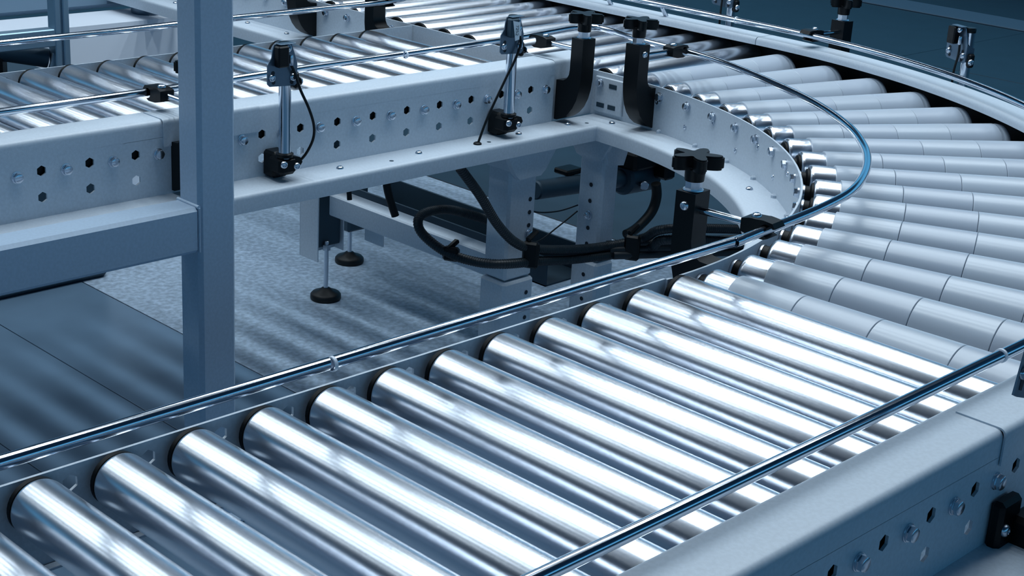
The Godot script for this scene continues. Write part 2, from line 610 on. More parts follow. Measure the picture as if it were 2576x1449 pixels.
func frame_curve() -> void:
	var t := thing("curve_frame", "curved side frames round the ninety degree bend, pale painted sheet", "conveyor frame", Vector3(XC, AX, ZC), "conveyor side frames")
	nb()
	sweep([[Vector3(RI + XC, 0, -0.862), Vector3.RIGHT]] + arc(RI, 0, 90, 48, false), [Vector2(0, -0.068), Vector2(0.003, -0.068), Vector2(0.003, 0.016), Vector2(0, 0.016)])
	part("inner_plate", M.paint, t)
	nb()
	sweep([[Vector3(1.6, 0, ZB), Vector3(-1, 0, 1)]] + arc(RI, 3, 90, 46), angle_profile())
	part("support_angle", M.paint, t)
	nb()
	sweep(arc(RO, 0, 90, 60), channel_top(-0.068))
	part("outer_channel", M.paint, t)
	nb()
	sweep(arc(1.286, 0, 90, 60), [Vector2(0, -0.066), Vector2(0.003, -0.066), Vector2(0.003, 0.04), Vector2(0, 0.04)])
	part("dark_sheet", M.black_cap, t)  # added dark sheet just inside the outer channel
	nb()
	sweep(arc(RO, 0, 90, 60, false), angle_profile())
	part("support_angle", M.paint, t)
	for i in 16:
		bolt(t, polar(RI, (i + 0.5) * 5.625, -0.0015), polar(RI, (i + 0.5) * 5.625, 0).direction_to(Vector3(XC, 0, ZC)))
	for i in 14:   # small blind nuts in two rows, and bolts and weld beads on the angle
		var deg := 8.0 + i * 5.9
		var o := polar(RI, deg, -0.012 if i % 2 == 0 else -0.04)
		var n := o.direction_to(Vector3(XC, o.y, ZC))
		nb(); lathe(axis_frame(o, n), [Vector2(0.0048, 0), Vector2(0.0045, 0.0012), Vector2(0.0026, 0.0014), Vector2(0.0024, 0.0002), Vector2(0, 0.0002)], 14)
		part("rivet_nut", M.zinc, t)
	for deg in [2.0, 24.0, 36.0, 48.0, 60.0, 72.0]:
		bolt(t, polar(RI - 0.03, deg, -0.067), Vector3.UP, "zinc", dome_mesh, "screw")
	for i in 10:
		var deg := 9.0 + i * 7.6
		nb(); cbox(Transform3D(Basis(Vector3.UP, -deg_to_rad(deg)), polar(RI - 0.002, deg, -0.066)), Vector3(0.012, 0.012, 0.006), 0.003)
		part("weld_bead", M.paint, t)
	# slotted joint plate at the corner and its bolts
	nb(); box(Vector3(1.5955, -0.06, -0.845), Vector3(1.5995, 0.008, -0.775), 0.002)
	part("joint_plate", M.paint, t)
	bolt(t, Vector3(1.5955, -0.004, -0.832), Vector3.LEFT)
	for p in [Vector3(1.5952, -0.006, -0.80), Vector3(1.5952, -0.046, -0.828), Vector3(1.5952, -0.046, -0.80)]:
		nb(); cbox(Transform3D(Basis.IDENTITY, p), Vector3(0.0015, 0.009, 0.019), 0.0006)
		part("slot_insert", M.dark_metal, t)

func frame_branch() -> void:
	var t := thing("branch_conveyor_frame", "side frames of the straight branch conveyor behind the tall steel post", "conveyor frame", Vector3(0.8, AX, (ZB + ZF) / 2), "conveyor side frames")
	var x0 := 0.0
	var hs := []
	for k in range(-5, 14):
		hs.append(XB + k * PITCH)
	nb()
	sweep([[Vector3(x0, 0, ZB), Vector3.FORWARD], [Vector3(1.482, 0, ZB), Vector3.FORWARD]], channel_top(0.02))
	hex_plate(Vector3(0, 0, ZB), Vector3.RIGHT, Vector3.BACK, x0, 1.482, [[-0.068, null], [-0.056, -0.038], [-0.02, 0.0], [0.017, null], [0.0205, null]], hs, 0.003, 0.0078)
	part("near_channel", M.paint, t)
	nb()   # short transition piece beside the corner
	sweep([[Vector3(1.488, 0, ZB - 0.006), Vector3.FORWARD], [Vector3(1.596, 0, ZB - 0.006), Vector3.FORWARD]], channel_top(-0.067))
	part("end_piece", M.paint, t)
	nb(); box(Vector3(x0, -0.021, ZB - 0.0075), Vector3(1.478, 0.021, ZB - 0.006), 0.0)  # added strip darkening the inside behind the upper branch holes
	part("hole_darkener", M.black_cap, t)
	nb()
	sweep([[Vector3(x0, 0, ZB), Vector3.BACK], [Vector3(1.6, 0, ZB), Vector3(-1, 0, 1)]], angle_profile())
	part("support_angle", M.paint, t)
	nb()
	hex_plate(Vector3(0, 0, ZF), Vector3.RIGHT, Vector3.FORWARD, x0, 1.594, [[-0.068, null], [-0.056, -0.038], [-0.02, 0.0], [0.0135, null], [0.016, null]], hs, -0.003, 0.0078)
	part("far_plate", M.paint, t)
	nb()   # folded cover strip and lap beside the post
	sweep([[Vector3(0.642, 0, ZB + 0.0016), Vector3.FORWARD], [Vector3(0.815, 0, ZB + 0.0016), Vector3.FORWARD]], sheet(bend([Vector2(0.052, 0.0468), Vector2(0.0, 0.0468), Vector2(0.0, 0.006)], 0.007), 0.0018))
	part("splice_plate", M.paint, t)
	for k in range(-5, 15):
		bolt(t, Vector3(XB + (k - 0.5) * PITCH, AX, ZB), Vector3.BACK)
	for x in [0.95, 1.12, 1.36, 1.49]:
		bolt(t, Vector3(x, -0.067, ZB + 0.034), Vector3.UP, "zinc", dome_mesh, "screw")
	for x in [1.05, 1.275, 1.53]:
		nb(); lathe(Transform3D(Basis.IDENTITY, Vector3(x, -0.0672, ZB + 0.045)), [Vector2(0.004, 0), Vector2(0.0038, 0.0005), Vector2(0, 0.0005)], 14)
		part("plug", M.dark_metal, t)

func frame_far() -> void:
	var t := thing("main_line_frame", "side frames of the straight main line running away behind the curve", "conveyor frame", Vector3(1.85, AX, -1.7), "conveyor side frames")
	var z1 := -2.75
	nb()
	sweep([[Vector3(1.6, 0, -0.866), Vector3.RIGHT], [Vector3(1.6, 0, z1), Vector3.RIGHT]], [Vector2(0, -0.068), Vector2(0.003, -0.068), Vector2(0.003, 0.016), Vector2(0, 0.016)])
	part("inner_plate", M.paint, t)
	nb()
	sweep([[Vector3(1.6, 0, ZF - 0.004), Vector3.LEFT], [Vector3(1.6, 0, z1), Vector3.LEFT]], angle_profile())
	part("support_angle", M.paint, t)
	nb()
	sweep([[Vector3(2.1, 0, ZC - 0.002), Vector3.LEFT], [Vector3(2.1, 0, z1), Vector3.LEFT]], channel_top(-0.068))
	part("outer_channel", M.paint, t)
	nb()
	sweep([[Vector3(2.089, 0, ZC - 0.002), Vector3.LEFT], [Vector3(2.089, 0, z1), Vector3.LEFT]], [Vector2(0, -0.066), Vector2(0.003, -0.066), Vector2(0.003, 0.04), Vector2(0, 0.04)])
	part("dark_sheet", M.black_cap, t)  # the dark sheet continued along the straight outer channel
	nb()
	sweep([[Vector3(2.1, 0, ZC - 0.002), Vector3.RIGHT], [Vector3(2.1, 0, z1), Vector3.RIGHT]], angle_profile())
	part("support_angle", M.paint, t)
	for k in 15:
		bolt(t, Vector3(1.6, AX, ZF - 0.07 - k * PITCH), Vector3.LEFT)
		if k % 2 == 0:
			bolt(t, Vector3(1.57, -0.067, ZF - 0.1 - k * PITCH), Vector3.UP, "zinc", dome_mesh, "screw")

# ------------------------------------------------------------------ rollers
const ORD := ["first", "second", "third", "fourth", "fifth", "sixth", "seventh", "eighth", "ninth", "tenth", "eleventh", "twelfth", "thirteenth", "fourteenth", "fifteenth", "sixteenth", "seventeenth", "eighteenth", "nineteenth", "twentieth", "twenty-first", "twenty-second"]

func steel_roller(label: String, at: Vector3, length: float, group: String) -> Node3D:
	# axis along +z from the inner end
	var t := thing("steel_roller", label, "roller", at, group)
	org = Vector3.ZERO
	var ax := Transform3D(Basis(Vector3.RIGHT, Vector3.BACK, Vector3.DOWN), Vector3.ZERO)
	var e := 0.0045
	nb()
	lathe(ax, [Vector2(0.0205, 0.0004), Vector2(0.0222, 0.0002), Vector2(0.0236, 0.0009), Vector2(0.0246, 0.0024), Vector2(0.025, e), Vector2(0.025, length - e), Vector2(0.0246, length - 0.0024), Vector2(0.0236, length - 0.0009), Vector2(0.0222, length - 0.0002), Vector2(0.0205, length - 0.0004)], 56)
	part("tube", M.steel, t)
	for s in [0, 1]:
		nb()
		var h0 := -0.0055 if s == 0 else length - 0.002
		lathe(ax, [Vector2(0, h0), Vector2(0.0232, h0), Vector2(0.0242, h0 + 0.001), Vector2(0.0242, h0 + 0.0055), Vector2(0.0210, h0 + 0.0062), Vector2(0.0207, h0 + 0.0075), Vector2(0, h0 + 0.0075)], 36)
		part("end_cap", M.black_cap, t)
	nb()
	lathe(ax, [Vector2(0, -0.0125), Vector2(0.006, -0.0125), Vector2(0.006, -0.005), Vector2(0, -0.005)], 12)
	lathe(ax, [Vector2(0, length + 0.005), Vector2(0.006, length + 0.005), Vector2(0.006, length + 0.0115), Vector2(0, length + 0.0115)], 12)
	part("axle", M.zinc, t)
	return t

func tapered_roller(label: String, deg: float) -> Node3D:
	# local +x runs outwards from the inner end at radius 0.819
	var t := thing("tapered_roller", label, "roller", polar(0.819, deg, AX), "tapered rollers of the curve")
	t.rotation.y = -deg_to_rad(deg)
	org = Vector3.ZERO
	var r0 := 0.0276
	var slope := 0.0136 / 0.379
	var top := 0.0218 - AX
	var s := 0.038   # where the sleeves begin
	var tilt := atan(slope)
	var ax := Transform3D(Basis(Vector3(-sin(tilt), -cos(tilt), 0), Vector3(cos(tilt), -sin(tilt), 0), Vector3(0, 0, -1)), Vector3(0, top - r0 + s * slope, 0))
	ax = Transform3D(Basis(ax.basis.y.cross(Vector3.BACK), ax.basis.y, Vector3.BACK), ax.origin)
	nb()
	lathe(ax, [Vector2(0.0195, 0.0003), Vector2(0.0215, 0.0), Vector2(0.0235, 0.001), Vector2(0.0248, 0.0035), Vector2(0.025, 0.006), Vector2(0.025, s + 0.006)], 48)
	part("metal_end", M.steel, t)
	nb()
	lathe(ax, [Vector2(0, -0.016), Vector2(0.011, -0.016), Vector2(0.0135, -0.014), Vector2(0.0135, -0.005), Vector2(0.0185, -0.003), Vector2(0.0195, 0.0012), Vector2(0, 0.0012)], 32)
	part("end_cap", M.black_cap, t)
	nb()
	lathe(ax, [Vector2(0.0095, -0.0155), Vector2(0.0145, -0.0155), Vector2(0.0145, -0.0125), Vector2(0.0095, -0.0125)], 24)
	part("bearing_ring", M.zinc, t)
	var cuts := [s, 0.126, 0.224, 0.322, 0.418]
	for i in 4:
		var a: float = cuts[i] + (0.0003 if i > 0 else 0.0)
		var b: float = cuts[i + 1] - 0.0003
		var ra := r0 + (a - s) * slope
		var rb := r0 + (b - s) * slope
		nb()
		lathe(ax, [Vector2(0.02, a), Vector2(ra - 0.0007, a), Vector2(ra, a + 0.0007), Vector2(rb, b - 0.0007), Vector2(rb - 0.0007, b), Vector2(0.02, b)], 56)
		part("sleeve", M.sleeve if i % 2 == 0 else M.sleeve_warm, t)
	var re := r0 + (0.418 - s) * slope
	nb()
	lathe(ax, [Vector2(re - 0.006, 0.416), Vector2(re - 0.006, 0.423), Vector2(re - 0.0006, 0.4235), Vector2(re, 0.425), Vector2(re - 0.001, 0.433), Vector2(re - 0.006, 0.438), Vector2(0.02, 0.439), Vector2(0, 0.439)], 48)
	part("end_collar", M.sleeve, t)
	nb()
	lathe(ax, [Vector2(0.006, 0.438), Vector2(0.006, 0.459), Vector2(0, 0.459)], 12)
	part("axle", M.zinc, t)
	return t

func rollers() -> void:
	var g := "plain steel rollers of the near straight conveyor"
	var r0: Node3D
	for i in 13:   # i counts from the curve towards the left
		var x := (11 - i - 0.5) * PITCH
		var l := "plain steel roller of the near conveyor, %s from the curved section" % ORD[i]
		if i == 12:
			l = "plain steel roller cut by the bottom left corner of the picture"
		if i == 0:
			r0 = steel_roller(l, Vector3(x, AX, 0.0133), 0.4735, g)
		else:
			copy(r0, Vector3(x, AX, 0.0133), l)
	g = "plain steel rollers of the branch conveyor"
	for i in 16:
		var x := XB + (13.5 - i) * PITCH
		var l := "plain steel roller of the branch conveyor behind the post, %s from its corner end" % ORD[i]
		if i == 0:
			r0 = steel_roller(l, Vector3(x, AX, ZF + 0.0165), 0.490, g)
		else:
			copy(r0, Vector3(x, AX, ZF + 0.0165), l)
	g = "plain steel rollers of the main line beyond the curve"
	for i in 13:
		var z := ZC - (i + 0.5) * PITCH
		var l := "plain steel roller of the far main line, %s beyond the tapered rollers" % ORD[i]
		if i == 0:
			r0 = steel_roller(l, Vector3(1.6165, AX, z), 0.469, g)
			r0.rotation.y = PI / 2
		else:
			copy(r0, Vector3(1.6165, AX, z), l, PI / 2)
	var tr: Node3D
	for i in 16:
		var deg := 90.0 - (i + 0.5) * 5.625
		var l := "tapered roller with grey plastic sleeves, %s in the curve from the near conveyor" % ORD[i]
		if i == 0:
			tr = tapered_roller(l, deg)
		else:
			copy(tr, polar(0.819, deg, AX), l, -deg_to_rad(deg))

# ------------------------------------------------------------------ guide rails
func px(u: float, v: float, y: float) -> Vector3:   # the point at height y that was measured at this place of the photograph
	var b := Basis(Vector3(0.70387, 0.05593, 0.70813), Vector3(0.20314, 0.93971, -0.27614), Vector3(-0.68069, 0.33822, 0.64988))
	var c := Vector3(-0.5767, 0.6036, 1.0435)
	var d := b * Vector3((u - 1288.0) / 3863.8, -(v - 724.5) / 3863.8, -1.0)
	return c + d * ((y - c.y) / d.y)

func pz(u: float, v: float, z: float) -> Vector3:   # the same for a known z
	var b := Basis(Vector3(0.70387, 0.05593, 0.70813), Vector3(0.20314, 0.93971, -0.27614), Vector3(-0.68069, 0.33822, 0.64988))
	var c := Vector3(-0.5767, 0.6036, 1.0435)
	var d := b * Vector3((u - 1288.0) / 3863.8, -(v - 724.5) / 3863.8, -1.0)
	return c + d * ((z - c.z) / d.z)

func ring(parent: Node, at: Vector3, dir: Vector3, r: float) -> void:
	nb()
	lathe(axis_frame(at - dir.normalized() * 0.0018, dir), [Vector2(r, 0), Vector2(r + 0.0011, 0.0003), Vector2(r + 0.0011, 0.0033), Vector2(r, 0.0036)], 24)
	part("joint_ring", M.tie, parent)

func rails() -> void:
	var y := 0.072
	var t := thing("guide_rail", "long chrome guide rail bent round the inside of the curve", "guide rail", Vector3(0.8, y, 0.05), "chrome guide rails")
	var ctl := [Vector3(-0.15, y, -0.912), Vector3(0.6, y, -0.914)]
	for p in [[800, 166.5], [1130, 119.5], [1320, 92], [1441, 70.5], [1491, 68], [1535, 76], [1600, 97], [1678, 117], [1723, 127], [1826, 160], [1943, 208], [2050, 259], [2133, 316], [2172, 365], [2182, 405], [2171, 445], [2138, 484], [2075, 519], [2000, 551], [1925, 579], [1850, 609]]:
		ctl.append(px(p[0], p[1], y))
	var za := 0.0635
	ctl.append(Vector3(0.80, y, za))
	ctl.append(Vector3(0.4, y, za))
	ctl.append(Vector3(-0.6, y, za))
	nb(); tube(smooth(ctl, 7), 0.006, 18)
	part("rod", M.chrome, t)
	ring(t, px(836, 915, y), Vector3.RIGHT, 0.0059)
	ring(t, px(1020, 137, y), Vector3.RIGHT, 0.0059)
	t = thing("guide_rail", "chrome guide rail along the camera side of the near conveyor", "guide rail", Vector3(0.3, y, 0.4375), "chrome guide rails")
	nb(); rod(Vector3(-0.6, y, 0.4375), Vector3(0.80, y, 0.4375), 0.006)
	part("rod", M.chrome, t)
	ring(t, Vector3(px(2535, 900, y).x, y, 0.4375), Vector3.RIGHT, 0.0059)
	t = thing("guide_rail", "chrome guide rail over the far side of the branch conveyor", "guide rail", Vector3(0.9, y, -1.345), "chrome guide rails")
	nb(); tube(smooth([Vector3(0.2, y, -1.342), Vector3(0.8, y, -1.345), Vector3(1.3, y, -1.36), Vector3(1.5, y, -1.362), Vector3(1.60, y, -1.39), Vector3(1.65, y, -1.46), Vector3(1.66, y, -1.6), Vector3(1.66, y, -2.6)], 7), 0.006, 16)
	part("rod", M.chrome, t)
	t = thing("guide_rail", "chrome guide rail sweeping round the outside of the curve against the dark floor", "guide rail", Vector3(2.05, y, -0.7), "chrome guide rails")
	var pts := [Vector3(2.045, y, -2.6), Vector3(2.045, y, -1.2), Vector3(2.045, y, -0.95)]
	for a in range(-2, 91, 4):
		pts.append(polar(1.2445, a, y))
	nb(); tube(smooth(pts, 3), 0.006, 16)
	part("rod", M.chrome, t)
	ring(t, Vector3(2.045, y, -0.86), Vector3.BACK, 0.0059)
	for z in [-1.22, -1.06]:
		nb(); rod(Vector3(2.045, y - 0.004, z), Vector3(2.062, 0.046, z), 0.005, 12)
		part("stand", M.zinc, t)

# ------------------------------------------------------------------ rail brackets
func bracket(label: String, at: Vector3, n: Vector3, rail: float, group := "black rail brackets with star knobs") -> void:
	# at: a point on the plate at y = 0; n: away from the rollers; rail: distance of the rail inside the plate
	var t := thing("rail_bracket", label, "bracket", Vector3(at.x, -0.063, at.z), group)
	var u := Vector3.UP.cross(n).normalized()
	var f := Transform3D(Basis(n, Vector3.UP, n.cross(Vector3.UP)), Vector3(at.x, 0, at.z) - n.cross(Vector3.UP) * 0.0165)
	nb()
	prism(f, [Vector2(0.001, -0.062), Vector2(0.001, 0.012), Vector2(0.018, 0.0135), Vector2(0.026, 0.018), Vector2(0.031, 0.026), Vector2(0.0325, 0.036), Vector2(0.0325, 0.095), Vector2(0.0605, 0.095), Vector2(0.0605, 0.02), Vector2(0.058, 0.0), Vector2(0.053, -0.018), Vector2(0.045, -0.034), Vector2(0.034, -0.047), Vector2(0.02, -0.057), Vector2(0.008, -0.062)], 0.033)
	part("body", M.black, t)
	var c := Vector3(at.x, 0, at.z) + n * 0.0465
	nb()
	lathe(Transform3D(Basis.IDENTITY, c), [Vector2(0.0128, 0.095), Vector2(0.0132, 0.0955), Vector2(0.0128, 0.0966), Vector2(0, 0.0966)], 28)
	part("washer", M.zinc, t)
	nb()
	prism(Transform3D(Basis(Vector3(1, 0, 0), Vector3(0, 0, -1), Vector3(0, 1, 0)), c + Vector3(0, 0.0966, 0)), hexagon(0.0105, 0.35), 0.0104)
	part("nut", M.zinc, t)
	nb()   # star knob: neck and lobed head
	lathe(Transform3D(Basis.IDENTITY, c), [Vector2(0, 0.107), Vector2(0.0118, 0.107), Vector2(0.0122, 0.108), Vector2(0.0128, 0.122), Vector2(0.018, 0.127)], 28)
	var head := []
	for k in 60:
		var a := TAU * k / 60
		head.append(Vector2.from_angle(a + 0.3) * (0.0245 + 0.0095 * cos(5 * a)))
	var hi := []
	for p in head:
		hi.append(p * 0.93)
	var g := Basis(Vector3(1, 0, 0), Vector3(0, 0, -1), Vector3(0, 1, 0))
	prism(Transform3D(g, c + Vector3(0, 0.123, 0)), hi, 0.003)
	prism(Transform3D(g, c + Vector3(0, 0.126, 0)), head, 0.0125)
	prism(Transform3D(g, c + Vector3(0, 0.1385, 0)), hi, 0.002)
	part("star_knob", M.black, t)
	var ry := 0.072
	nb(); rod(c + Vector3(0, ry, 0) - n * 0.01, Vector3(at.x, ry, at.z) - n * (rail - 0.016), 0.0048, 16)
	part("bar", M.chrome, t)
	nb()   # clamp round the rail
	var cf := Transform3D(Basis(n, Vector3.UP, n.cross(Vector3.UP)), Vector3(at.x, ry, at.z) - n * rail - n.cross(Vector3.UP) * 0.012)
	prism(cf, [Vector2(0.034, -0.008), Vector2(0.034, 0.008), Vector2(0.024, 0.0105), Vector2(0.004, 0.0115), Vector2(-0.008, 0.010), Vector2(-0.0125, 0.004), Vector2(-0.0095, 0.003), Vector2(-0.0055, 0.0065), Vector2(0.001, 0.0075), Vector2(0.006, 0.005), Vector2(0.0075, 0), Vector2(0.005, -0.006), Vector2(0.0, -0.008), Vector2(-0.004, -0.0095), Vector2(0.002, -0.012), Vector2(0.02, -0.0115)], 0.024)
	part("clamp", M.black, t)
	bolt(t, Vector3(at.x, ry + 0.0108, at.z) - n * (rail - 0.02), Vector3.UP, "zinc", dome_mesh, "screw")
	bolt(t, c + Vector3(0, 0.078, 0) + u * 0.0165, u, "zinc", dome_mesh, "screw")

func brackets() -> void:
	bracket("black rail bracket with star knob standing inside the curve beside the near conveyor", polar(RI, 84.0, 0), -Vector3(cos(deg_to_rad(84)), 0, sin(deg_to_rad(84))), 0.064)
	bracket("black rail bracket with star knob just right of the frame corner", Vector3(1.599, 0, -0.712), Vector3.LEFT, 0.075)
	bracket("black rail bracket with star knob just left of the frame corner", Vector3(1.503, 0, ZB), Vector3.BACK, 0.068)
	bracket("black rail bracket mostly hidden behind the square steel post", Vector3(0.672, 0, ZB), Vector3.BACK, 0.066)
	bracket("black rail bracket behind the far side of the branch conveyor", Vector3(1.53, 0, ZF), Vector3.FORWARD, -0.0)
	bracket("black rail bracket on the main line plate at the top edge of the picture", Vector3(1.6, 0, -1.71), Vector3.LEFT, 0.06)
	bracket("black rail bracket outside the curve against the dark floor", polar(1.302, 5.7, 0), Vector3(cos(deg_to_rad(5.7)), 0, sin(deg_to_rad(5.7))), 0.0575)

# ------------------------------------------------------------------ sensors
func sensor(label: String, at: Vector3, out: Vector3, has_text: bool, cable: Array, h := 0.0, flip := false) -> void:
	# at: on the web at y = 0 under the rod; out: outward normal of the web
	var t := thing("sensor_post", label, "sensor", Vector3(at.x, -0.056, at.z), "sensors on steel rods")
	var u := Vector3.UP.cross(out).normalized()       # to the right when seen from outside
	var b := Basis(u, Vector3.UP, out)
	var rz := 0.043
	var o := Vector3(at.x, 0, at.z)
	var f := func(x: float, y: float, z: float) -> Vector3: return o + u * x + Vector3.UP * y + out * z
	nb(); rod(f.call(0, -0.03, rz), f.call(0, 0.148 + h, rz), 0.0095, 24)
	part("rod", M.chrome, t)
	nb(); lathe(Transform3D(Basis.IDENTITY, f.call(0, 0.148 + h, rz)), [Vector2(0.0099, -0.006), Vector2(0.0102, 0.001), Vector2(0.009, 0.003), Vector2(0, 0.003)], 24)
	part("rod_cap", M.black, t)
	nb()   # foot clamp: mounting block and split collar
	cbox(Transform3D(b, f.call(0.004, -0.044, 0.015)), Vector3(0.03, 0.042, 0.029), 0.004)
	cbox(Transform3D(b, f.call(0.002, -0.041, 0.036)), Vector3(0.034, 0.03, 0.034), 0.006)
	lathe(Transform3D(Basis.IDENTITY, f.call(0, 0, rz)), [Vector2(0.0095, -0.028), Vector2(0.0135, -0.0275), Vector2(0.014, -0.022), Vector2(0.0098, -0.0205)], 24)
	prism(Transform3D(b, f.call(0.010, -0.052, 0.022)), [Vector2(0, 0), Vector2(0.012, 0.006), Vector2(0.018, 0.014), Vector2(0.014, 0.022), Vector2(0, 0.026)], 0.03)
	part("foot_clamp", M.black, t)
	bolt(t, f.call(-0.0085, -0.037, 0.053), out, "zinc", dome_mesh, "screw")
	bolt(t, f.call(0.016, -0.043, 0.053), out, "zinc", dome_mesh, "screw")
	var pz := rz + 0.012
	if flip:   # the head looks towards the rollers
		o += out * 2.0 * rz
		u = -u
		out = -out
		b = Basis(u, Vector3.UP, out)
	f = func(x: float, y: float, z: float) -> Vector3: return o + u * x + Vector3.UP * y + out * z
	nb()   # folded bracket plate
	prism(Transform3D(b, f.call(-0.012, h, pz)), [Vector2(-0.031, 0.093), Vector2(-0.027, 0.089), Vector2(0.02, 0.086), Vector2(0.0245, 0.09), Vector2(0.0245, 0.12), Vector2(0.014, 0.15), Vector2(-0.018, 0.152), Vector2(-0.0215, 0.142), Vector2(-0.023, 0.132), Vector2(-0.031, 0.122)], 0.0018)
	prism(Transform3D(Basis(-out, Vector3.UP, u), f.call(0.0115, h, pz)), [Vector2(0, 0.088), Vector2(0.016, 0.092), Vector2(0.016, 0.114), Vector2(0, 0.12)], 0.0018)
	cbox(Transform3D(b, f.call(-0.012, 0.1525 + h, pz + 0.005)), Vector3(0.029, 0.0016, 0.013), 0.0005)
	part("bracket_plate", M.plate_steel, t)
	for p in [Vector2(-0.027, 0.109), Vector2(0.009, 0.107), Vector2(-0.026, 0.095), Vector2(0.008, 0.092)]:
		nb(); lathe(axis_frame(f.call(p.x - 0.006, p.y + h, pz + 0.0017), out), [Vector2(0.0034, 0), Vector2(0.0034, 0.0004), Vector2(0, 0.0004)], 14)
		part("slot", M.ink, t)
	for p in [Vector2(-0.029, 0.102), Vector2(0.010, 0.0995)]:
		bolt(t, f.call(p.x - 0.006, p.y + h, pz + 0.002), out, "zinc", dome_mesh, "screw")
	nb()   # sensor head
	cbox(Transform3D(b, f.call(-0.022, 0.1345 + h, pz + 0.009)), Vector3(0.02, 0.032, 0.013), 0.002)
	part("sensor_head", M.black if not has_text else M.dark_metal, t)
	bolt(t, f.call(-0.009, 0.1455 + h, pz + 0.006), (out + Vector3.UP * 0.5).normalized(), "chrome", dome_mesh, "screw")
	nb(); lathe(Transform3D(Basis.IDENTITY, f.call(-0.0035, 0, pz + 0.007)), [Vector2(0, 0.119 + h), Vector2(0.003, 0.119 + h), Vector2(0.0036, 0.121 + h), Vector2(0.0036, 0.133 + h), Vector2(0.0028, 0.135 + h), Vector2(0, 0.135 + h)], 16)
	part("connector", M.zinc, t)
	nb()
	cbox(Transform3D(b, f.call(0.016, 0.092 + h, pz - 0.008)), Vector3(0.01, 0.026, 0.014), 0.003)
	part("rail_grip", M.black, t)
	bolt(t, f.call(0.0215, 0.09 + h, pz - 0.004), u, "zinc", dome_mesh, "screw")
	if has_text:
		nb(); prism(Transform3D(b, f.call(-0.0215, h, pz + 0.0158)), [Vector2(-0.0085, 0.148), Vector2(0.0095, 0.144), Vector2(0.0085, 0.115), Vector2(-0.001, 0.113)], 0.0006)
		part("label_tag", M.label, t)
		var tm := TextMesh.new()
		tm.text = "7252"
		tm.font_size = 16
		tm.pixel_size = 0.00052
		tm.depth = 0.0002
		var f2 := SystemFont.new()
		f2.font_names = ["Droid Sans"]
		tm.font = f2
		var o2 := MeshInstance3D.new()
		o2.name = "lettering"
		o2.mesh = tm
		o2.material_override = M.ink
		t.add_child(o2, true)
		o2.transform = Transform3D(Basis(Vector3.DOWN, u, out), f.call(-0.0195, 0.131 + h, pz + 0.0167) - org)
	if cable.size() > 0:
		var pts := []
		for c in cable:
			pts.append(f.call(c.x, c.y, c.z))
		nb(); tube(smooth(pts, 8), 0.0022, 10)
		part("cable", M.rubber, t)

